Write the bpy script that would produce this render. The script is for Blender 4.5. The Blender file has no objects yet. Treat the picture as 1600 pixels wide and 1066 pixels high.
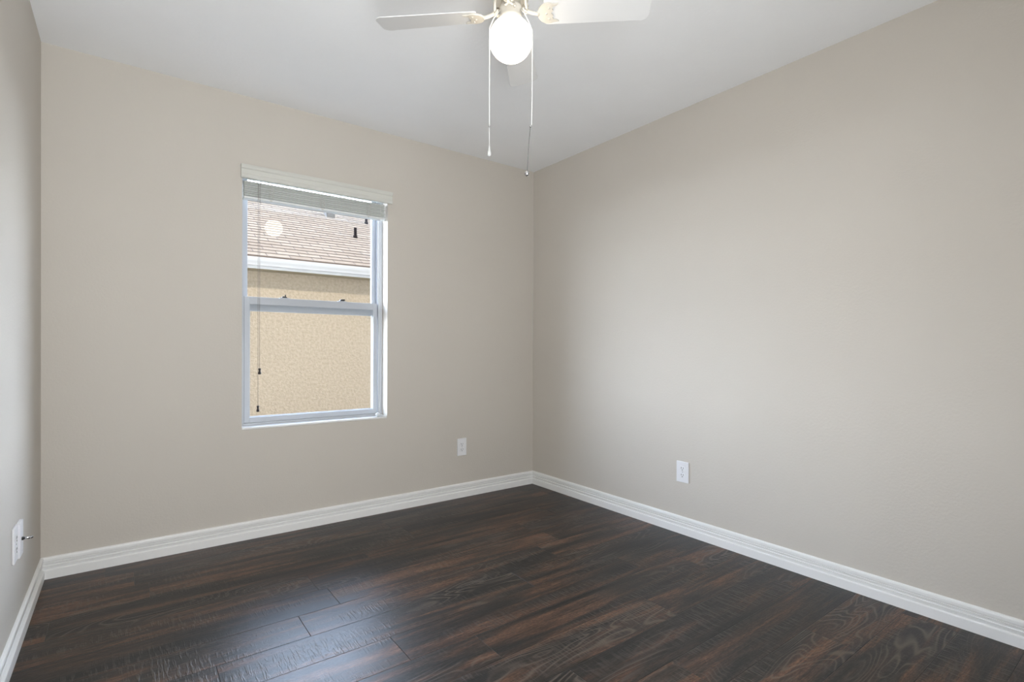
import bpy, bmesh, math, random
from mathutils import Vector, Matrix
random.seed(4)
S = bpy.context.scene
COL = S.collection
PI = math.pi

# ------------------------------------------------------------------ camera
cam_d = bpy.data.cameras.new('camera')
cam = bpy.data.objects.new('camera', cam_d)
COL.objects.link(cam)
F = Vector((0.59799967, 0.80148934, -0.00335088))
R = Vector((0.80149542, -0.59798739, 0.00402124))
U = Vector((-0.00121919, 0.00509041, 0.9999863))
m = Matrix(((R.x, U.x, -F.x, 0), (R.y, U.y, -F.y, 0), (R.z, U.z, -F.z, 0), (0, 0, 0, 1)))
m.translation = Vector((-2.5657, -3.1620, 1.0625))
cam.matrix_world = m
cam_d.sensor_width = 36
cam_d.lens = 809.5 / 1600 * 36
cam_d.shift_y = 13.24 / 1600
cam_d.clip_start = 0.02
S.camera = cam

# ------------------------------------------------------------------ light
S.view_settings.view_transform = 'Standard'
S.view_settings.look = 'None'
S.view_settings.gamma = 1
S.view_settings.use_curve_mapping = False
S.view_settings.exposure = 0.06

SKY = 0.9
SKY_FILL = 29.0
SUN = 2.55
GLOBE = 6.0
HALL_FILL = 14.0
REAR_FILL = 66.0

w = bpy.data.worlds.new('sky'); S.world = w; w.use_nodes = True
nt = w.node_tree; nt.nodes.clear()
out = nt.nodes.new('ShaderNodeOutputWorld'); bg = nt.nodes.new('ShaderNodeBackground')
tc = nt.nodes.new('ShaderNodeTexCoord'); sp = nt.nodes.new('ShaderNodeSeparateXYZ')
cr = nt.nodes.new('ShaderNodeValToRGB')
cr.color_ramp.elements[0].position = 0.0; cr.color_ramp.elements[0].color = (0.86, 0.93, 1.03, 1)
cr.color_ramp.elements[1].position = 0.9; cr.color_ramp.elements[1].color = (0.42, 0.62, 1.0, 1)
nt.links.new(tc.outputs['Generated'], sp.inputs[0]); nt.links.new(sp.outputs['Z'], cr.inputs[0])
# added low sky glow, +Y side only, to brighten the room through the window
mr = nt.nodes.new('ShaderNodeMapRange'); mr.interpolation_type = 'SMOOTHSTEP'
mr.inputs[1].default_value = 0.0; mr.inputs[2].default_value = 0.10; mr.inputs[3].default_value = 0; mr.inputs[4].default_value = 1
nt.links.new(sp.outputs['Y'], mr.inputs[0])
mz = nt.nodes.new('ShaderNodeMapRange'); mz.interpolation_type = 'SMOOTHSTEP'
mz.inputs[1].default_value = 0.38; mz.inputs[2].default_value = 0.74; mz.inputs[3].default_value = SKY_FILL; mz.inputs[4].default_value = 0
nt.links.new(sp.outputs['Z'], mz.inputs[0])
mm = nt.nodes.new('ShaderNodeMath'); mm.operation = 'MULTIPLY_ADD'
nt.links.new(mr.outputs[0], mm.inputs[0]); nt.links.new(mz.outputs[0], mm.inputs[1]); mm.inputs[2].default_value = SKY
nt.links.new(cr.outputs[0], bg.inputs[0]); nt.links.new(mm.outputs[0], bg.inputs[1])
nt.links.new(bg.outputs[0], out.inputs[0])

sd = bpy.data.lights.new('sun', 'SUN'); sd.energy = SUN; sd.angle = math.radians(0.8); sd.color = (1.0, 0.93, 0.82)
so = bpy.data.objects.new('sun', sd); COL.objects.link(so)
so.rotation_euler = Vector((3.4, -2.1, 1.15)).to_track_quat('Z', 'Y').to_euler()
so.location = (10, -6, 8)

# added soft fill behind the camera, tilted up to lift ceiling and walls
ad = bpy.data.lights.new('rear_fill_light', 'AREA'); ad.shape = 'RECTANGLE'; ad.size = .80; ad.size_y = 1.9; ad.energy = REAR_FILL; ad.color = (.955, .985, 1.0)
ao = bpy.data.objects.new('rear_fill_light', ad); COL.objects.link(ao)
ao.location = (-2.375, -3.50, 1.08); ao.rotation_euler = (PI / 2 + math.radians(38), 0, math.radians(-22))

# ------------------------------------------------------------------ materials
def new_mat(name):
    mt = bpy.data.materials.new(name); mt.use_nodes = True
    t = mt.node_tree; return mt, t, t.nodes['Principled BSDF']
def N(t, kind, **kw):
    n = t.nodes.new(kind)
    for k, v in kw.items(): setattr(n, k, v)
    return n
def math_n(t, op, a, b=None, clamp=False):
    n = t.nodes.new('ShaderNodeMath'); n.operation = op; n.use_clamp = clamp
    for i, v in enumerate((a, b)):
        if v is None: continue
        if isinstance(v, (int, float)): n.inputs[i].default_value = v
        else: t.links.new(v, n.inputs[i])
    return n.outputs[0]
def simple(name, col, rough=0.5, metal=0.0, bump=0.0, bscale=100, var=0.0, vscale=4, spec=0.5, detail=4, bdist=0.002):
    mt, t, b = new_mat(name)
    b.inputs['Roughness'].default_value = rough; b.inputs['Metallic'].default_value = metal
    b.inputs['Specular IOR Level'].default_value = spec
    co = N(t, 'ShaderNodeTexCoord')
    nz = N(t, 'ShaderNodeTexNoise'); nz.inputs['Scale'].default_value = vscale; nz.inputs['Detail'].default_value = 3
    t.links.new(co.outputs['Object'], nz.inputs['Vector'])
    r = N(t, 'ShaderNodeValToRGB')
    a = [max(0, c * (1 - var)) for c in col]; z = [min(1, c * (1 + var)) for c in col]
    r.color_ramp.elements[0].color = (*a, 1); r.color_ramp.elements[1].color = (*z, 1)
    r.color_ramp.elements[0].position = .3; r.color_ramp.elements[1].position = .7
    t.links.new(nz.outputs['Fac'], r.inputs[0]); t.links.new(r.outputs[0], b.inputs['Base Color'])
    if bump:
        n2 = N(t, 'ShaderNodeTexNoise'); n2.inputs['Scale'].default_value = bscale; n2.inputs['Detail'].default_value = detail
        t.links.new(co.outputs['Object'], n2.inputs['Vector'])
        bp = N(t, 'ShaderNodeBump'); bp.inputs['Strength'].default_value = bump; bp.inputs['Distance'].default_value = bdist
        t.links.new(n2.outputs['Fac'], bp.inputs['Height']); t.links.new(bp.outputs[0], b.inputs['Normal'])
    return mt

M = {}
M['wall'] = simple('wall_paint', (0.590, 0.55, 0.495), 0.62, bump=0.35, bscale=95, var=.012, vscale=1.5, spec=.35)
M['ceiling'] = simple('ceiling_paint', (0.925, 0.935, 0.95), 0.8, bump=0.4, bscale=60, var=.01, spec=.2)
M['trim'] = simple('trim_paint', (0.86, 0.86, 0.85), 0.35, var=.01)
M['vinyl'] = simple('window_vinyl', (0.50, 0.525, 0.565), 0.35, var=.01)
M['sill'] = simple('sill_marble', (0.86, 0.86, 0.85), 0.25, var=.03, vscale=9)
M['blind'] = simple('blind_plastic', (0.63, 0.625, 0.58), 0.5, var=.01)
M['slat'] = simple('blind_slat', (0.70, 0.72, 0.69), 0.55, var=.02)
M['cord'] = simple('cord', (0.20, 0.17, 0.14), 0.8)
M['tassel'] = simple('tassel_dark', (0.018, 0.010, 0.008), 0.45, var=.2, vscale=60)
M['black'] = simple('latch_black', (0.02, 0.02, 0.02), 0.4)
M['plate'] = simple('plate_plastic', (0.80, 0.80, 0.82), 0.35)
M['slot'] = simple('slot_dark', (0.03, 0.03, 0.03), 0.6)
M['fan'] = simple('fan_enamel', (0.58, 0.55, 0.49), 0.3, var=.01)
M['blade'] = simple('fan_blade', (0.74, 0.74, 0.74), 0.45, var=.01)
M['chain'] = simple('pull_chain_white', (0.86, 0.86, 0.84), 0.4)
M['steel'] = simple('steel', (0.55, 0.55, 0.56), 0.25, metal=1.0)
M['greychain'] = simple('grey_chain', (0.16, 0.16, 0.16), 0.5)
M['rail'] = simple('blind_bottom_rail', (0.76, 0.78, 0.77), 0.5)
M['shingle_base'] = None
M['gutter'] = simple('gutter_white', (0.80, 0.78, 0.75), 0.4)
M['soffit'] = simple('soffit', (0.42, 0.36, 0.24), 0.7)
M['pipe'] = simple('vent_pipe_dark', (0.022, 0.014, 0.014), 0.9, spec=.1)
M['ventbox'] = simple('vent_box_grey', (0.22, 0.20, 0.18), 0.8, spec=.2)
M['grass'] = simple('pale_gravel', (0.22, 0.21, 0.19), 0.9, bump=.8, bscale=60, var=.2, vscale=30)
M['hall'] = simple('hall_paint', (0.75, 0.73, 0.70), 0.7, var=.01)

# stucco
mt, t, b = new_mat('neighbor_stucco'); M['stucco'] = mt
co = N(t, 'ShaderNodeTexCoord')
vo = N(t, 'ShaderNodeTexNoise'); vo.inputs['Scale'].default_value = 26; vo.inputs['Detail'].default_value = 6; vo.inputs['Roughness'].default_value = .62
t.links.new(co.outputs['Object'], vo.inputs['Vector'])
r = N(t, 'ShaderNodeValToRGB')
r.color_ramp.elements[0].position = .35; r.color_ramp.elements[1].position = .62
r.color_ramp.elements[0].color = (0.56, 0.445, 0.31, 1); r.color_ramp.elements[1].color = (0.68, 0.555, 0.405, 1)
t.links.new(vo.outputs['Fac'], r.inputs[0]); t.links.new(r.outputs[0], b.inputs['Base Color'])
b.inputs['Roughness'].default_value = .9
bp = N(t, 'ShaderNodeBump'); bp.inputs['Strength'].default_value = .9; bp.inputs['Distance'].default_value = .02
t.links.new(vo.outputs['Fac'], bp.inputs['Height']); t.links.new(bp.outputs[0], b.inputs['Normal'])

# shingles: object coords, x along the eave, y up the slope
mt, t, b = new_mat('roof_shingles'); M['shingle'] = mt
co = N(t, 'ShaderNodeTexCoord')
br = N(t, 'ShaderNodeTexBrick'); br.offset = .5; br.offset_frequency = 2
br.inputs['Scale'].default_value = 1; br.inputs['Brick Width'].default_value = .30; br.inputs['Row Height'].default_value = .145
br.inputs['Mortar Size'].default_value = .008; br.inputs['Mortar Smooth'].default_value = .3; br.inputs['Bias'].default_value = -.1
br.inputs['Color1'].default_value = (0.49, 0.352, 0.235, 1); br.inputs['Color2'].default_value = (0.60, 0.452, 0.315, 1)
br.inputs['Mortar'].default_value = (0.27, 0.20, 0.15, 1)
t.links.new(co.outputs['Object'], br.inputs['Vector'])
nz = N(t, 'ShaderNodeTexNoise'); nz.inputs['Scale'].default_value = 30; nz.inputs['Detail'].default_value = 4
t.links.new(co.outputs['Object'], nz.inputs['Vector'])
mx = N(t, 'ShaderNodeMix', data_type='RGBA', blend_type='MULTIPLY'); mx.inputs[0].default_value = .5
r = N(t, 'ShaderNodeValToRGB'); r.color_ramp.elements[0].color = (.7, .68, .66, 1); r.color_ramp.elements[1].color = (1.1, 1.1, 1.1, 1)
t.links.new(nz.outputs['Fac'], r.inputs[0])
t.links.new(br.outputs['Color'], mx.inputs[6]); t.links.new(r.outputs[0], mx.inputs[7]); t.links.new(mx.outputs[2], b.inputs['Base Color'])
b.inputs['Roughness'].default_value = .95

# glass: a thin clear pane
mt = bpy.data.materials.new('window_glass'); mt.use_nodes = True; M['glass'] = mt
t = mt.node_tree; t.nodes.clear()
o = N(t, 'ShaderNodeOutputMaterial'); ms = N(t, 'ShaderNodeMixShader'); tr = N(t, 'ShaderNodeBsdfTransparent'); gl = N(t, 'ShaderNodeBsdfGlossy')
gl.inputs['Roughness'].default_value = 0.0; tr.inputs[0].default_value = (.975, .98, .975, 1)
fr = N(t, 'ShaderNodeFresnel'); ge = N(t, 'ShaderNodeNewGeometry')
t.links.new(math_n(t, 'SUBTRACT', 1.5, math_n(t, 'MULTIPLY', ge.outputs['Backfacing'], 1.5 - 1 / 1.5)), fr.inputs['IOR'])
t.links.new(fr.outputs[0], ms.inputs[0]); t.links.new(tr.outputs[0], ms.inputs[1]); t.links.new(gl.outputs[0], ms.inputs[2]); t.links.new(ms.outputs[0], o.inputs[0])

# clear plastic
mt, t, b = new_mat('clear_plastic'); M['clear'] = mt
b.inputs['Base Color'].default_value = (.93, .95, .95, 1); b.inputs['Roughness'].default_value = .12
b.inputs['Transmission Weight'].default_value = .6; b.inputs['IOR'].default_value = 1.45

# glowing opal globe / added hall fill
def glow(name, col, st):
    mt, t, b = new_mat(name)
    b.inputs['Base Color'].default_value = (.9, .9, .88, 1); b.inputs['Roughness'].default_value = .3
    b.inputs['Emission Color'].default_value = (*col, 1); b.inputs['Emission Strength'].default_value = st
    return mt
M['globe'] = glow('lit_opal_glass', (1.0, 0.87, 0.70), GLOBE)
M['hallfill'] = glow('hall_fill_glow', (1.0, 0.95, 0.88), HALL_FILL)

# dark wood laminate
def floor_material():
    mt, t, b = new_mat('dark_wood_laminate')
    L = t.links.new
    co = N(t, 'ShaderNodeTexCoord'); sx = N(t, 'ShaderNodeSeparateXYZ'); L(co.outputs['Object'], sx.inputs[0])
    X, Y = sx.outputs['X'], sx.outputs['Y']
    PW, PL = 0.176, 1.22
    v = math_n(t, 'DIVIDE', math_n(t, 'SUBTRACT', Y, .03), PW); row = math_n(t, 'FLOOR', v); fv = math_n(t, 'FRACT', v)
    wr = N(t, 'ShaderNodeTexWhiteNoise', noise_dimensions='1D'); L(row, wr.inputs['W'])
    u = math_n(t, 'ADD', math_n(t, 'DIVIDE', X, PL), wr.outputs['Value'])
    colm = math_n(t, 'FLOOR', u); fu = math_n(t, 'FRACT', u)
    cid = N(t, 'ShaderNodeCombineXYZ'); L(row, cid.inputs[0]); L(colm, cid.inputs[1])
    wn = N(t, 'ShaderNodeTexWhiteNoise', noise_dimensions='3D'); L(cid.outputs[0], wn.inputs['Vector'])
    ws = N(t, 'ShaderNodeSeparateColor'); L(wn.outputs['Color'], ws.inputs[0])
    ox = math_n(t, 'MULTIPLY', ws.outputs[0], 37.0); oy = math_n(t, 'MULTIPLY', ws.outputs[1], 53.0)
    def coords(kx, ky):
        c = N(t, 'ShaderNodeCombineXYZ')
        L(math_n(t, 'MULTIPLY', math_n(t, 'ADD', X, ox), kx), c.inputs[0])
        L(math_n(t, 'MULTIPLY', math_n(t, 'ADD', Y, oy), ky), c.inputs[1])
        L(math_n(t, 'MULTIPLY', ws.outputs[2], 9.0), c.inputs[2])
        return c.outputs[0]
    def noise(vec, sc, det=3, rough=.5, dist=0):
        n = N(t, 'ShaderNodeTexNoise'); n.inputs['Scale'].default_value = sc; n.inputs['Detail'].default_value = det
        n.inputs['Roughness'].default_value = rough; n.inputs['Distortion'].default_value = dist
        L(vec, n.inputs['Vector']); return n.outputs['Fac']
    def ramp(fac, stops):
        r = N(t, 'ShaderNodeValToRGB'); e = r.color_ramp.elements
        while len(e) < len(stops): e.new(.5)
        for i, (p, c) in enumerate(stops):
            e[i].position = p; e[i].color = (*c, 1) if len(c) == 3 else c
        L(fac, r.inputs[0]); return r.outputs[0]
    # broad tone bands along the plank: charcoal, umber, reddish brown
    band = noise(coords(1.0, 10.0), 1.6, 3.5, .55, .5)
    base = ramp(band, [(.33, (.0070, .0072, .0075)), (.44, (.019, .0165, .0145)), (.52, (.036, .0235, .0175)), (.60, (.078, .040, .024)), (.70, (.105, .055, .033))])
    # cathedral contour rings
    field = noise(coords(1.5, 7.0), 1.0, 1.5, .5, .25)
    rings = math_n(t, 'SINE', math_n(t, 'MULTIPLY', field, 80.0))
    rings = math_n(t, 'POWER', math_n(t, 'ABSOLUTE', rings), 9.0)
    peak = math_n(t, 'MULTIPLY', math_n(t, 'SUBTRACT', noise(coords(.9, 4.2), 1.3, 2), .52), 9.0, True)
    rg = math_n(t, 'MULTIPLY', rings, peak)
    # fine fibre and saw marks
    fib = noise(coords(5, 95), 2.2, 3, .6)
    saw = noise(coords(110, 14), 1.0, 2, .6)
    sawm = math_n(t, 'MULTIPLY', math_n(t, 'SUBTRACT', noise(coords(1.2, 7), 1.4, 2), .47), 6.0, True)
    speck = noise(coords(60, 200), 1.0, 2, .7)
    def mixc(fac, a, bcol, mode='MIX'):
        n = N(t, 'ShaderNodeMix', data_type='RGBA', blend_type=mode)
        if isinstance(fac, (int, float)): n.inputs[0].default_value = fac
        else: L(fac, n.inputs[0])
        L(a, n.inputs[6])
        if isinstance(bcol, tuple): n.inputs[7].default_value = (*bcol, 1)
        else: L(bcol, n.inputs[7])
        return n.outputs[2]
    c = mixc(1.0, base, ramp(fib, [(.32, (.42, .42, .43)), (.68, (1.65, 1.62, 1.6))]), 'MULTIPLY')
    c = mixc(1.0, c, ramp(speck, [(.35, (.6, .6, .6)), (.65, (1.4, 1.4, 1.4))]), 'MULTIPLY')
    c = mixc(math_n(t, 'MULTIPLY', rg, .65), c, (.125, .10, .082))
    sm = math_n(t, 'MULTIPLY', sawm, math_n(t, 'MULTIPLY', math_n(t, 'SUBTRACT', saw, .50), 8.0, True))
    c = mixc(math_n(t, 'MULTIPLY', sm, .5), c, (.085, .070, .058))
    # per plank tint
    tint = ramp(ws.outputs[0], [(0, (.80, .80, .82)), (.5, (1, 1, 1)), (1, (1.22, 1.16, 1.1))])
    c = mixc(1.0, c, tint, 'MULTIPLY')
    # seams
    ev = math_n(t, 'MULTIPLY', math_n(t, 'MINIMUM', fv, math_n(t, 'SUBTRACT', 1.0, fv)), PW)
    eu = math_n(t, 'MULTIPLY', math_n(t, 'MINIMUM', fu, math_n(t, 'SUBTRACT', 1.0, fu)), PL)
    ed = math_n(t, 'MINIMUM', ev, eu)
    seam = math_n(t, 'SUBTRACT', 1.0, math_n(t, 'DIVIDE', ed, .0016, True), True)
    c = mixc(math_n(t, 'MULTIPLY', seam, .75), c, (.004, .0035, .003))
    L(c, b.inputs['Base Color'])
    rr = N(t, 'ShaderNodeMapRange'); rr.inputs[3].default_value = .33; rr.inputs[4].default_value = .45
    L(fib, rr.inputs[0]); L(rr.outputs[0], b.inputs['Roughness'])
    b.inputs['Specular IOR Level'].default_value = .42
    h = math_n(t, 'ADD', math_n(t, 'MULTIPLY', math_n(t, 'ADD', fib, speck), .35), math_n(t, 'MULTIPLY', rg, .35))
    h = math_n(t, 'ADD', h, math_n(t, 'MULTIPLY', sm, .5))
    h = math_n(t, 'SUBTRACT', h, math_n(t, 'MULTIPLY', seam, 1.5))
    bp = N(t, 'ShaderNodeBump'); bp.inputs['Strength'].default_value = .7; bp.inputs['Distance'].default_value = .0016
    L(h, bp.inputs['Height']); L(bp.outputs[0], b.inputs['Normal'])
    return mt
M['floor'] = floor_material()

# ------------------------------------------------------------------ mesh helpers
class MB:
    def __init__(s): s.bm = bmesh.new()
    def box(s, x0, x1, y0, y1, z0, z1, bev=0, mat=None):
        r = bmesh.ops.create_cube(s.bm, size=1)
        vs = r['verts']
        for v in vs:
            v.co = Vector((x0 if v.co.x < 0 else x1, y0 if v.co.y < 0 else y1, z0 if v.co.z < 0 else z1))
        if mat is not None:
            for v in vs: v.co = mat @ v.co
        if bev:
            es = list({e for v in vs for e in v.link_edges})
            bmesh.ops.bevel(s.bm, geom=es, offset=bev, segments=2, affect='EDGES', profile=.6)
        return s
    def lathe(s, prof, n=32, mat=None, sx=1, cap=True):
        rings = []
        for r, z in prof:
            if r < 1e-6:
                rings.append([s.bm.verts.new((0, 0, z))])
            else:
                rings.append([s.bm.verts.new((r * math.cos(2 * PI * k / n), r * sx * math.sin(2 * PI * k / n), z)) for k in range(n)])
        for a, c in zip(rings, rings[1:]):
            for k in range(n):
                k2 = (k + 1) % n
                if len(a) == 1 and len(c) == 1: continue
                if len(a) == 1: f = s.bm.faces.new((a[0], c[k2], c[k]))
                elif len(c) == 1: f = s.bm.faces.new((a[k], a[k2], c[0]))
                else: f = s.bm.faces.new((a[k], a[k2], c[k2], c[k]))
                f.smooth = True
        if cap:
            for rg in (rings[0], rings[-1]):
                if len(rg) > 1: s.bm.faces.new(rg)
        vs = [v for rg in rings for v in rg]
        if mat is not None:
            for v in vs: v.co = mat @ v.co
        return s
    def tube(s, pts, r, n=8, closed=False, flat=1.0):
        pts = [Vector(p) for p in pts]; rr = r if isinstance(r, (list, tuple)) else [r] * len(pts)
        rings = []
        prev = None
        for i, p in enumerate(pts):
            if closed: d = pts[(i + 1) % len(pts)] - pts[i - 1]
            else: d = pts[min(i + 1, len(pts) - 1)] - pts[max(i - 1, 0)]
            d.normalize()
            a = Vector((0, 0, 1)) if abs(d.z) < .95 else Vector((1, 0, 0))
            if prev is not None:
                a = prev
            x = (a - d * a.dot(d)).normalized(); y = d.cross(x); prev = x
            rings.append([s.bm.verts.new(p + x * (rr[i] * flat * math.cos(2 * PI * k / n)) + y * (rr[i] * math.sin(2 * PI * k / n))) for k in range(n)])
        seq = list(zip(rings, rings[1:])) + ([(rings[-1], rings[0])] if closed else [])
        for a, c in seq:
            for k in range(n):
                f = s.bm.faces.new((a[k], a[(k + 1) % n], c[(k + 1) % n], c[k])); f.smooth = True
        if not closed:
            s.bm.faces.new(rings[0]); s.bm.faces.new(rings[-1])
        return s
    def prism(s, poly, z0, z1, mat=None, bev=0):
        lo = [s.bm.verts.new((x, y, z0)) for x, y in poly]; hi = [s.bm.verts.new((x, y, z1)) for x, y in poly]
        s.bm.faces.new(lo[::-1]); s.bm.faces.new(hi)
        for i in range(len(poly)):
            j = (i + 1) % len(poly); s.bm.faces.new((lo[i], lo[j], hi[j], hi[i]))
        if bev:
            es = [e for e in s.bm.edges if e.verts[0] in hi and e.verts[1] in hi or e.verts[0] in lo and e.verts[1] in lo]
            bmesh.ops.bevel(s.bm, geom=es, offset=bev, segments=1, affect='EDGES')
        if mat is not None:
            for v in s.bm.verts:
                pass
            for v in lo + hi:
                if v.is_valid: v.co = mat @ v.co
        return s
    def build(s, name, material, parent=None, loc=None):
        bmesh.ops.recalc_face_normals(s.bm, faces=s.bm.faces[:])
        me = bpy.data.meshes.new(name); s.bm.to_mesh(me); s.bm.free()
        me.materials.append(M[material])
        o = bpy.data.objects.new(name, me); COL.objects.link(o)
        if parent is not None: o.parent = parent
        if loc is not None: o.location = loc
        return o
def thing(name, label, cat, loc=(0, 0, 0), rotz=0, group=None):
    o = bpy.data.objects.new(name, None); COL.objects.link(o); o.empty_display_size = .1
    o.location = loc; o.rotation_euler = (0, 0, rotz)
    if label: o['label'] = label
    if cat: o['category'] = cat
    if group: o['group'] = group
    return o
def tag(o, label, cat, group=None):
    o['label'] = label; o['category'] = cat
    if group: o['group'] = group
    return o
def struct(o, label=None, cat=None):
    o['kind'] = 'structure'
    if label: o['label'] = label
    if cat: o['category'] = cat
    return o

# ------------------------------------------------------------------ the room
W, D, H = 2.8736, 3.30, 2.44
WX0, WX1, WZ0, WZ1 = -2.054, -1.211, 0.604, 2.056      # window opening
HB = 0.0986
struct(MB().box(-W - .12, .12, -D - 1.6, .0, -.08, 0).build('floor', 'floor'), 'dark brown wood laminate floor of long planks', 'floor')
struct(MB().box(-W - .12, .12, -D - 1.6, .20, H, H + .1).build('ceiling', 'ceiling'), 'smooth white painted ceiling with light orange peel texture', 'ceiling')
struct(MB().box(-W - .12, -W, -D, .0, 0, H).build('wall_left', 'wall'), 'left beige wall with a cool daylight sheen', 'wall')
struct(MB().box(0, .12, -D, .0, 0, H).build('wall_right', 'wall'), 'wide plain beige wall right of the corner', 'wall')
def wall_hole(y0, y1, xa, xb, za, zb, x0, x1, top):
    b = MB(); bm = b.bm
    rects = [(x0, xa, 0, top), (xb, x1, 0, top), (xa, xb, zb, top)]
    if za > 0: rects.append((xa, xb, 0, za))
    def q(p): bm.faces.new([bm.verts.new(c) for c in p])
    for a, c, e, f in rects:
        q([(a, y0, e), (c, y0, e), (c, y0, f), (a, y0, f)]); q([(a, y1, e), (c, y1, e), (c, y1, f), (a, y1, f)])
    q([(xa, y0, za), (xa, y1, za), (xa, y1, zb), (xa, y0, zb)]); q([(xb, y0, za), (xb, y1, za), (xb, y1, zb), (xb, y0, zb)])
    q([(xa, y0, zb), (xb, y0, zb), (xb, y1, zb), (xa, y1, zb)])
    if za > 0: q([(xa, y0, za), (xb, y0, za), (xb, y1, za), (xa, y1, za)])
    q([(x0, y0, 0), (x0, y1, 0), (x0, y1, top), (x0, y0, top)]); q([(x1, y0, 0), (x1, y1, 0), (x1, y1, top), (x1, y0, top)])
    q([(x0, y0, 0), (x1, y0, 0), (x1, y1, 0), (x0, y1, 0)]); q([(x0, y0, top), (x1, y0, top), (x1, y1, top), (x0, y1, top)])
    bmesh.ops.remove_doubles(bm, verts=bm.verts[:], dist=1e-5)
    return b
struct(wall_hole(0, .20, WX0, WX1, WZ0, WZ1, -W - .12, .12, H).build('wall_back', 'wall'), 'back beige wall around the window', 'wall')
DX0, DX1, DZ = -2.80, -1.95, 2.05
struct(wall_hole(-D - .12, -D, DX0, DX1, 0, DZ, -W - .12, .12, H).build('wall_front', 'wall'))
# hallway behind the doorway the picture was taken from
struct(MB().box(-W - .12, -W, -D - 1.6, -D - .12, 0, H).build('wall_hall_left', 'hall'))
struct(MB().box(0, .12, -D - 1.6, -D - .12, 0, H).build('wall_hall_right', 'hall'))
struct(MB().box(-W - .12, .12, -D - 1.72, -D - 1.6, 0, H).build('wall_hall_back', 'hall'))
hl = thing('hall_fill_light', 'added round fill light in the unseen hall', 'fill light', (-2.2, -D - .85, H))  # lamp added out of view as extra fill for the room
MB().lathe([(0, 0), (.15, 0), (.15, -.02), (0, -.02)]).build('base', 'fan', hl)
MB().lathe([(.145, -.02), (.14, -.05), (.10, -.08), (.05, -.092), (0, -.095)], cap=False).build('diffuser', 'hallfill', hl)
# casing round the doorway
c = MB()
for y0, y1 in ((-D, -D + .015), (-D - .135, -D - .12)):
    c.box(DX0 - .06, DX0, y0, y1, 0, DZ, .003); c.box(DX1, DX1 + .06, y0, y1, 0, DZ, .003); c.box(DX0 - .06, DX1 + .06, y0, y1, DZ, DZ + .06, .003)
struct(c.build('trim_1', 'trim'))

# baseboards, profile (depth from wall, height), mitred
BP = [(0, 0), (.0148, 0), (.0148, .0385), (.0138, .0405), (.0060, .0425), (.0066, .0455), (.0108, .0575), (.0108, .0590),
      (.0055, .0602), (.0060, .0625), (.0098, .0715), (.0050, .0725), (.0056, .0760), (.0112, .0785), (.0118, .0810), (.0118, .0905), (.0100, .0955), (.0055, .0982), (0, HB)]
def baseboard(name, f0, f1, label=None):
    b = MB(); bm = b.bm
    A = [bm.verts.new(f0(d, z)) for d, z in BP]; B = [bm.verts.new(f1(d, z)) for d, z in BP]
    for i in range(len(BP)):
        j = (i + 1) % len(BP); bm.faces.new((A[i], A[j], B[j], B[i]))
    bm.faces.new(A); bm.faces.new(B[::-1])
    return struct(b.build(name, 'trim'), label, 'baseboard' if label else None)
baseboard('baseboard_left', lambda d, z: (-W + d, -D, z), lambda d, z: (-W + d, -d, z), 'white moulded baseboard along the left wall')
baseboard('baseboard_back', lambda d, z: (-W + d, -d, z), lambda d, z: (-d, -d, z), 'white moulded baseboard under the window')
baseboard('baseboard_right', lambda d, z: (-d, -d, z), lambda d, z: (-d, -D, z), 'white moulded baseboard along the right wall')

# ------------------------------------------------------------------ window
win = bpy.data.objects.new('window_1', None); COL.objects.link(win)
struct(win, 'white single hung window with raised blind, looking onto the tan house', 'window')
def ring(b, x0, x1, z0, z1, y0, y1, wl, wr, wb, wt, bev=.0015):
    b.box(x0, x0 + wl, y0, y1, z0, z1, bev); b.box(x1 - wr, x1, y0, y1, z0, z1, bev)
    b.box(x0 + wl, x1 - wr, y0, y1, z0, z0 + wb, bev); b.box(x0 + wl, x1 - wr, y0, y1, z1 - wt, z1, bev)
    return b
fx0, fx1, fz0, fz1 = WX0, WX1, WZ0 + .012, WZ1
fb = ring(MB(), fx0, fx1, fz0, fz1, .085, .175, .018, .022, .012, .010)
# stepped tracks on the jambs
for sgn, xe in ((1, fx0 + .018), (-1, fx1 - .022)):
    for k, (yy, d) in enumerate(((.0855, .006), (.118, .008), (.150, .012))):
        a, c2 = sorted((xe, xe + sgn * d)); fb.box(a, c2, yy, yy + .006, fz0 + .012, fz1 - .010)
fb.build('window_frame', 'vinyl', win)
MB().box(WX0 + .001, WX1 - .001, .001, .19, WZ0 + .0005, WZ0 + .012, .002).build('window_sill', 'sill', win)
# lower sash (inner track)
lx0, lx1 = fx0 + .026, fx1 - .032
ls = ring(MB(), lx0, lx1, fz0 + .013, 1.348, .092, .117, .028, .026, .030, .043)
lower = ls.build('lower_sash', 'vinyl', win)
b = MB(); ring(b, lx0 + .026, lx1 - .024, fz0 + .041, 1.307, .1085, .1165, .007, .007, .006, .007, 0); b.build('glazing_bead', 'vinyl', lower)
MB().box(lx0 + .027, lx1 - .025, .1030, .1065, fz0 + .040, 1.308).build('pane', 'glass', lower)
# upper sash (outer track)
ux0, ux1 = fx0 + .028, fx1 - .034
us = ring(MB(), ux0, ux1, 1.268, fz1 - .0105, .126, .149, .020, .022, .060, .018)
us.box(ux0 + .02, ux1 - .022, .123, .1265, 1.296, 1.302)
upper = us.build('upper_sash', 'vinyl', win)
MB().box(ux0 + .019, ux1 - .021, .136, .1395, 1.327, fz1 - .028).build('pane', 'glass', upper)
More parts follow.
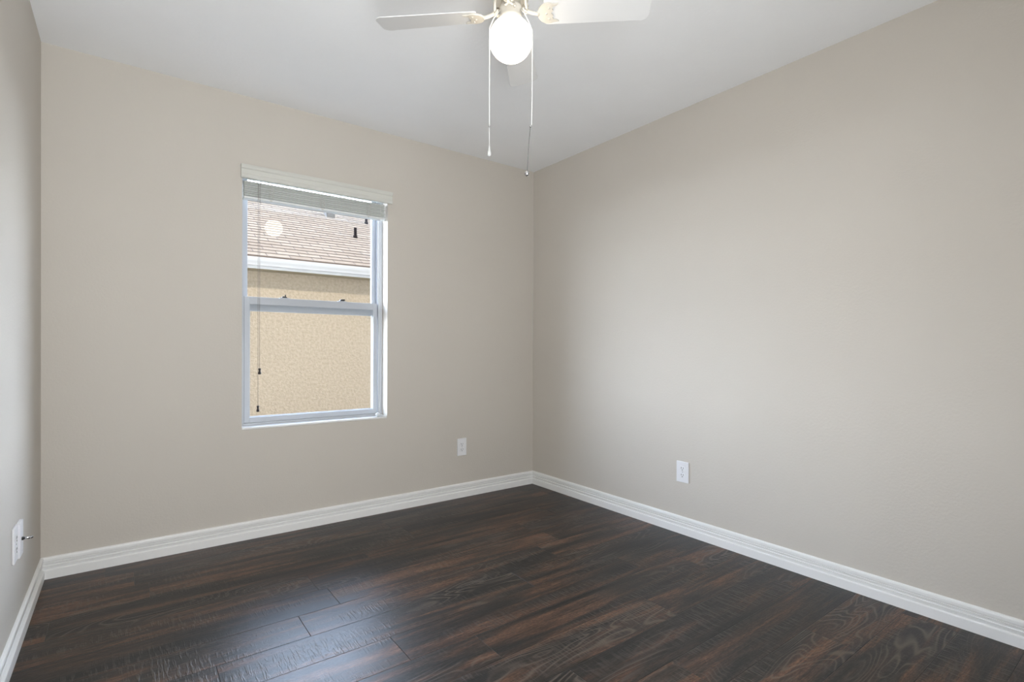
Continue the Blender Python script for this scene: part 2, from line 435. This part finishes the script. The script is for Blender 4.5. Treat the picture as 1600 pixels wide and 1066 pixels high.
# small corner clips of the upper sash, seen through the lower pane
for xx in (ux0 + .022, ux1 - .044):
    b = MB(); b.box(xx, xx + .022, .145, .149, 1.250, 1.2535); b.box(xx, xx + .0025, .145, .149, 1.250, 1.2685); b.box(xx + .0195, xx + .022, .145, .149, 1.250, 1.2685)
    b.build('corner_clip', 'soffit', upper)
# latches on the meeting rail
for i, xx in enumerate((-1.812, -1.472)):
    l = MB().box(xx - .027, xx + .027, .093, .116, 1.3475, 1.352, .0015).build('latch', 'vinyl', lower)
    b = MB().prism([(xx - .016, 1.352), (xx + .016, 1.352), (xx + .012, 1.358), (xx - .008, 1.361)], 0, .014, Matrix(((1, 0, 0, 0), (0, 0, 1, .097), (0, 1, 0, 0), (0, 0, 0, 1))))
    if i == 0: b.box(xx + .002, xx + .008, .099, .105, 1.358, 1.371, .001)
    else: b.box(xx - .002, xx + .020, .098, .108, 1.356, 1.364, .001)
    b.build('latch_lever', 'black', lower)

# ------------------------------------------------------------------ blind
bl = thing('window_blind', 'white horizontal blind raised into a stack under its valance at the window top', 'blind', ((WX0 + WX1) / 2, .03, WZ1))
def BB(): return MB()
ox, oy, oz = -bl.location.x, -bl.location.y, -bl.location.z
def bbuild(b, name, mat, par=None):
    if par is None:
        bmesh.ops.translate(b.bm, verts=b.bm.verts[:], vec=(ox, oy, oz)); return b.build(name, mat, bl)
    bmesh.ops.translate(b.bm, verts=b.bm.verts[:], vec=(ox, oy, oz)); return b.build(name, mat, par)
# valance with moulded profile, (y, z), returns at the ends
VP = [(-.002, 1.988), (-.016, 1.988), (-.019, 1.994), (-.019, 2.008), (-.016, 2.011), (-.016, 2.036), (-.020, 2.040), (-.024, 2.050), (-.024, 2.060), (-.002, 2.060)]
b = MB(); bm = b.bm
vx0, vx1 = -2.062, -1.186
A = [bm.verts.new((vx0, y, z)) for y, z in VP]; B_ = [bm.verts.new((vx1, y, z)) for y, z in VP]
for i in range(len(VP)):
    j = (i + 1) % len(VP); bm.faces.new((A[i], A[j], B_[j], B_[i]))
bm.faces.new(A); bm.faces.new(B_[::-1])
bbuild(b, 'valance', 'blind')
bbuild(MB().box(WX0 + .006, WX1 - .006, .004, .060, 1.999, 2.050, .002), 'headrail', 'rail')
b = MB(); z = 1.9005; k = 0
while z < 1.977:
    j = random.uniform(-.0006, .0006); dy = (-.0022, .0012, 0)[k % 3]
    b.box(WX0 + .012 + j, WX1 - .012 + j, .012 + dy, .060 + dy, z, z + .0042, .0012); z += .0076; k += 1
bbuild(b, 'slat_stack', 'slat')
bbuild(MB().box(WX0 + .010, WX1 - .010, .009, .063, 1.884, 1.8965, .003), 'bottom_rail', 'rail')
for xx in (-1.905, -1.62, -1.335):
    b = MB()
    for dx in (-.010, .010): b.tube([(xx + dx, .0085, 1.983), (xx + dx, .0075, 1.93), (xx + dx, .0085, 1.890)], .0008, 6)
    for kk in range(7): b.tube([(xx - .012, .0085, 1.905 + kk * .011), (xx, .006, 1.901 + kk * .011), (xx + .012, .0085, 1.906 + kk * .011)], .0007, 5)
    b.box(xx - .006, xx + .006, .0075, .012, 1.884, 1.893, .001)
    bbuild(b, 'ladder_cord', 'blind')
for xx, zt in ((-1.973, .716), (-1.9645, .925)):
    lc = bbuild(MB().tube([(xx, .006, 1.984), (xx, .0055, 1.5), (xx + .001, .006, zt + .012)], .0010, 6), 'pull_cord', 'cord')
    T = Matrix.Translation((xx + .001, .006, zt))
    bbuild(MB().lathe([(0, .017), (.0065, .016), (.0070, .011), (.0048, .004), (.0052, 0), (.0078, -.008), (.0080, -.014), (.006, -.0175), (0, -.018)], 14, T), 'tassel', 'tassel', lc)
rc = bbuild(MB().tube([(-1.256, .004, 1.985), (-1.252, .006, 1.5), (-1.247, .010, 1.0), (-1.250, .016, .72), (-1.256, .022, .650)], .0009, 6), 'lift_cord', 'chain')
bbuild(MB().tube([(-1.262, .007, 1.885), (-1.262, .008, 1.2), (-1.266, .012, .85), (-1.254, .02, .662)], .0008, 6), 'lift_cord', 'chain')
b = MB().lathe([(0, .016), (.010, .014), (.017, .007), (.019, -.002), (.016, -.009), (0, -.011)], 18, Matrix.Translation((-1.262, .024, .6275)))
b.tube([(-1.262 + .012 * math.cos(a), .010 + .003 * math.sin(3 * a), .632 + .011 * math.sin(a)) for a in [2 * PI * i / 16 for i in range(16)]], .0012, 6, True)
bbuild(b, 'cord_tensioner', 'clear', rc)
bbuild(MB().box(-1.246, -1.226, .018, .030, .6165, .626, .002), 'tensioner_clip', 'clear', rc)

# ------------------------------------------------------------------ outlets
def outlet(name, label, loc, rz, wdt, hgt, group=None):
    """plate face looks along local -Y, wall plane at local y=0"""
    t_ = thing(name, label, 'electrical outlet', loc, rz, group)
    MB().box(-wdt / 2, wdt / 2, -.007, -.0002, -hgt / 2, hgt / 2, .0025).build('cover_plate', 'plate', t_)
    for s_ in (1, -1):
        poly = []
        for k in range(28):
            a = 2 * PI * k / 28; poly.append((.0172 * math.cos(a), max(-.0130, min(.0130, .0172 * math.sin(a)))))
        Tm = Matrix(((1, 0, 0, 0), (0, 0, -1, -.0066), (0, 1, 0, s_ * .0195), (0, 0, 0, 1)))
        rcp = MB().prism(poly, 0, .0018, Tm).build('receptacle', 'plate', t_)
        b = MB(); zc = s_ * .0195
        b.box(-.0080, -.0056, -.0090, -.0083, zc - .001, zc + .0085); b.box(.0054, .0076, -.0090, -.0083, zc, zc + .0075)
        b.lathe([(0, 0), (.0028, 0), (.0028, .0007), (0, .0007)], 12, Matrix(((1, 0, 0, 0), (0, 0, 1, -.0090), (0, 1, 0, zc - .0075), (0, 0, 0, 1))))
        b.build('slot', 'slot', rcp)
    MB().lathe([(0, 0), (.0022, .0003), (.0028, .001), (.0028, .002)], 12, Matrix(((1, 0, 0, 0), (0, 0, 1, -.0082), (0, 1, 0, 0), (0, 0, 0, 1)))).build('screw', 'steel', t_)
    return t_
outlet('wall_outlet', 'white duplex outlet on the back wall, right of and below the window', (-.651, 0, .357), 0, .074, .122)
outlet('wall_outlet', 'white duplex outlet low on the wide right wall', (0, -1.370, .354), -PI / 2, .080, .119)
outlet('wall_outlet', 'white outlet on the left wall, the nearer of the two plates there', (-W, -.7115, .378), PI / 2, .075, .122)
cx = thing('cable_wall_plate', 'white cable plate on the left wall with a protruding connector', 'wall plate', (-W, -.6355, .374), PI / 2)
MB().box(-.0375, .0375, -.012, -.0002, -.061, .061, .003).build('cover_plate', 'plate', cx)
b = MB()
RX = Matrix(((1, 0, 0, 0), (0, 0, -1, 0), (0, 1, 0, 0), (0, 0, 0, 1)))      # lathe axis -> -Y
b.lathe([(0, .010), (.0065, .010), (.0065, .017), (.0048, .018), (.0048, .024), (0, .024)], 6, RX).build('jack', 'black', cx)
b = MB(); b.lathe([(.0045, .020), (.0052, .022), (.0052, .033), (.0042, .034), (0, .034)], 20, RX); b.build('connector', 'steel', cx)
b = MB(); b.lathe([(.0050, .0342), (.0050, .037), (.0044, .038), (.0030, .042), (0, .043)], 16, RX); b.build('connector_tip', 'steel', cx)
for s_ in (1, -1):
    MB().lathe([(0, 0), (.0028, .0004), (.003, .001), (.003, .002)], 12, Matrix(((1, 0, 0, 0), (0, 0, 1, -.0132), (0, 1, 0, s_ * .042), (0, 0, 0, 1)))).build('screw', 'plate', cx)

# ------------------------------------------------------------------ ceiling fan
FX, FY = -1.476, -1.687
fan = thing('ceiling_fan', 'white four bladed ceiling fan with a lit round globe and two pull chains', 'ceiling fan', (FX, FY, H))
def z_(z): return z - H
MB().lathe([(.0, z_(2.4395)), (.072, z_(2.4395)), (.078, z_(2.425)), (.088, z_(2.415)), (.092, z_(2.39)), (.092, z_(2.36)), (.080, z_(2.338)), (.050, z_(2.330)), (0, z_(2.330))], 48).build('motor_housing', 'fan', fan)
MB().lathe([(0, z_(2.331)), (.040, z_(2.331)), (.040, z_(2.302)), (.060, z_(2.300)), (.062, z_(2.292)), (.058, z_(2.288)), (0, z_(2.288))], 40).build('flywheel', 'fan', fan)
fit = MB().lathe([(0, z_(2.289)), (.034, z_(2.289)), (.034, z_(2.268)), (.0385, z_(2.265)), (.0395, z_(2.258)), (.0385, z_(2.254)), (.0385, z_(2.232)), (.041, z_(2.228)), (.041, z_(2.214)), (.0385, z_(2.212)), (0, z_(2.212))], 40).build('light_fitter', 'fan', fan)
for a in (-1.9, .2, 2.3):
    Tm = Matrix.Rotation(a, 4, 'Z') @ Matrix.Translation((.038, 0, z_(2.243))) @ Matrix.Rotation(PI / 2, 4, 'Y')
    MB().lathe([(0, 0), (.0018, 0), (.0018, .006), (.0042, .006), (.0042, .010), (0, .011)], 12, Tm).build('thumb_screw', 'fan', fit)
gr = .0768
prof = [(.030, z_(2.2215))]
for k in range(23):
    a = math.radians(64) - k * math.radians(64 + 90) / 22
    prof.append((max(0, gr * math.cos(a)), z_(2.151) + gr * math.sin(a)))
prof[-1] = (0, z_(2.151) - gr)
MB().lathe(prof, 48, cap=False).build('glass_globe', 'globe', fan)
def blade_outline():
    pts = [(.118, -.046), (.128, -.050)]
    for k in range(9): u_ = k / 8; pts.append((.15 + u_ * .29, -.051 - .010 * u_))
    for k in range(6): a = -PI / 2 + k * PI / 2 / 5; pts.append((.452 + .030 * math.cos(a), -.033 + .030 * math.sin(a)))
    for k in range(6): a = k * PI / 2 / 5; pts.append((.452 + .030 * math.cos(a), .033 + .030 * math.sin(a)))
    for k in range(9): u_ = 1 - k / 8; pts.append((.15 + u_ * .29, .051 + .010 * u_))
    pts += [(.128, .050), (.118, .046)]
    return pts
def plate_outline():
    # rounded plate with a scalloped crescent bitten out of its outer side
    pts = []
    for k in range(21):
        a = math.radians(62 + k * (360 - 124) / 20)
        pts.append((.132 + .037 * math.cos(a), .041 * math.sin(a)))
    pts += [(.168, -.036), (.162, -.030), (.150, -.026), (.146, -.018), (.149, -.010), (.141, 0), (.149, .010), (.146, .018), (.150, .026), (.162, .030), (.168, .036)]
    return pts
BZ = 2.238
blade_ang = math.radians(136.3)
PITCH = math.radians(-13)
blade_me = None
protos = None
for i in range(4):
    ang = blade_ang + i * PI / 2
    if protos is None:
        P = Matrix.Rotation(PITCH, 4, 'X')
        b = MB().prism(blade_outline(), .0, .0028, P); bd = b.build('blade', 'blade', fan)
        b = MB().prism(plate_outline(), -.006, -.0005, P)
        b.tube([(.100, 0, -.003), (.085, 0, -.001), (.070, 0, .004), (.056, 0, .012)], [.0075, .0060, .0062, .0075], 10)
        for s_ in (1, -1):
            b.tube([(.056, 0, .012), (.055, s_ * .013, .018), (.054, s_ * .024, .030), (.050, s_ * .030, .046)], [.0065, .0055, .005, .0048], 8)
            b.tube([(.050 + .008 * math.cos(a), s_ * .030 + .008 * math.sin(a), .0485) for a in [2 * PI * q / 14 for q in range(14)]], .0030, 6, True)
            b.tube([(.060, 0, .010), (.048, s_ * .012, .006), (.044, s_ * .018, .012)], [.005, .004, .0035], 8)
        ir = b.build('blade_iron', 'fan', fan)
        b = MB()
        for px, py in ((.125, 0), (.135, .022), (.135, -.022)):
            b.lathe([(0, -.0085), (.003, -.008), (.004, -.006), (.004, -.0055)], 12, P @ Matrix.Translation((px, py, 0)))
        sc_ = b.build('screw', 'fan', ir)
        protos = (bd, ir, sc_)
    else:
        bd = protos[0].copy(); COL.objects.link(bd); ir = protos[1].copy(); COL.objects.link(ir)
        sc_ = protos[2].copy(); COL.objects.link(sc_); sc_.parent = ir
    for o_ in (bd, ir):
        o_.parent = fan; o_.location = (0, 0, z_(BZ)); o_.rotation_euler = (0, 0, ang)
# pull chains, either side of the globe
lat = Vector((.8015, -.598, 0))
def P3(l, z, f=0): v_ = lat * l + Vector((.598, .8015, 0)) * f; return (v_.x, v_.y, z_(z))
c1 = MB().tube([P3(-.040, 2.240, -.02), P3(-.060, 2.206, -.03), P3(-.0735, 2.175, -.03), P3(-.0745, 2.12, -.02), P3(-.0745, 1.848)], .0017, 8).build('pull_chain', 'chain', fan)
MB().lathe([(0, .004), (.0035, .002), (.0035, -.002), (0, -.004)], 10, Matrix.Translation(P3(-.0745, 1.846))).build('coupling', 'steel', c1)
MB().tube([P3(-.0745, 1.842), P3(-.0745, 1.778)], .0010, 6).build('chain_end', 'chain', c1)
MB().lathe([(0, .036), (.0018, .034), (.0030, .022), (.0062, .008), (.0066, .002), (.0050, -.003), (0, -.005)], 18, Matrix.Translation(P3(-.0745, 1.744))).build('teardrop_pull', 'clear', c1)
c2 = MB().tube([P3(.034, 2.246, -.02), P3(.046, 2.226, -.032), P3(.062, 2.194, -.034), P3(.0745, 2.165, -.03), P3(.0755, 2.12, -.02), P3(.0760, 1.95), P3(.0745, 1.850)], .0016, 8).build('pull_chain', 'chain', fan)
MB().lathe([(0, .004), (.0035, .002), (.0035, -.002), (0, -.004)], 10, Matrix.Translation(P3(.0705, 1.846))).build('coupling', 'steel', c2)
MB().tube([P3(.0705, 1.846), P3(.064, 1.77), P3(.0605, 1.688)], .0014, 6).build('chain_end', 'greychain', c2)
MB().lathe([(0, .010), (.003, .0095), (.007, .006), (.0090, 0), (.007, -.006), (.003, -.0085), (0, -.009)], 18, Matrix.Translation(P3(.0590, 1.678))).build('round_pull', 'steel', c2)

# ------------------------------------------------------------------ outside: the neighbouring house
struct(MB().box(-14, 16, .2, 22, -.35, -.25).build('ground', 'grass'), 'pale gravel strip between the houses', 'ground')
NX0, NX1 = -3.9, 2.9
nh = thing('neighboring_house', 'tan stucco house with shingle roof seen through the window', 'house', (0, 4.75, -.25))
nb = lambda b, n, mt_, par=nh: (bmesh.ops.translate(b.bm, verts=b.bm.verts[:], vec=(0, -4.75, .25)), b.build(n, mt_, par))[1]
nb(MB().box(NX0, NX1, 4.75, 10.3, -.25, 2.12), 'stucco_wall', 'stucco')
nb(MB().box(NX0 - .35, NX1 + .35, 4.36, 4.752, 2.115, 2.14), 'soffit', 'soffit')
nb(MB().box(NX0 - .35, NX1 + .35, 4.355, 4.378, 2.10, 2.235), 'fascia', 'gutter')
# gutter: K profile along x
GP = [(4.355, 2.135), (4.300, 2.135), (4.290, 2.160), (4.270, 2.190), (4.262, 2.215), (4.262, 2.240), (4.270, 2.240), (4.270, 2.218), (4.298, 2.165), (4.306, 2.143), (4.350, 2.143), (4.350, 2.235), (4.355, 2.235)]
b = MB(); bm = b.bm
A = [bm.verts.new((NX0 - .35, y, z)) for y, z in GP]; B_ = [bm.verts.new((NX1 + .35, y, z)) for y, z in GP]
for i in range(len(GP)):
    j = (i + 1) % len(GP); bm.faces.new((A[i], A[j], B_[j], B_[i]))
nb(b, 'gutter', 'gutter')
# roof slopes: rows of overlapping shingle courses on a slope of 1 in 2
th = math.atan(.5)
RL = 3.2 / math.cos(th)
b = MB(); nrow = int(RL / .145)
for k in range(nrow + 1):
    b.box(NX0 - .35, NX1 + .35, k * .145, (k + 1) * .145 + .02, -.02 + 0.0, .006 - 0.0, 0, Matrix.Translation((0, 0, 0)))
# give each course its lifted lower edge
for v in b.bm.verts:
    pass
rf = b.build('roof', 'shingle', nh, (0, 4.335 - 4.75, 2.262 + .25))
me = rf.data
for i in range(nrow + 1):
    for v in me.vertices[i * 8:(i + 1) * 8]:
        if v.co.z > 0 and v.co.y < (i + .5) * .145: v.co.z += .007
rf.rotation_euler = (th, 0, 0)
b = MB(); b.box(NX0 - .35, NX1 + .35, 0, RL, -.02, .006)
bk = b.build('rear_roof', 'shingle', nh, (0, 4.335 + 6.4 - 4.75, 2.262 + .25)); bk.rotation_euler = (th, 0, PI); bk.location.x = NX0 + NX1
def on_roof(y): return 2.262 + (y - 4.335) * .5 + .012
def vent_pipe(x, y, h=.20):
    z = on_roof(y)
    p = nb(MB().lathe([(.040, -.03), (.038, .01), (.030, .035), (.026, .04), (.025, h), (.020, h), (0, h - .003)], 18, Matrix.Translation((x, y, z))), 'vent_pipe', 'pipe')
vent_pipe(.655, 5.75, .165); vent_pipe(1.262, 6.82, .26); vent_pipe(.62, 4.80, .14)
nb(MB().box(.50, .66, 6.86, 7.06, on_roof(6.9) - .03, on_roof(6.9) + .14, .008), 'roof_vent', 'ventbox')
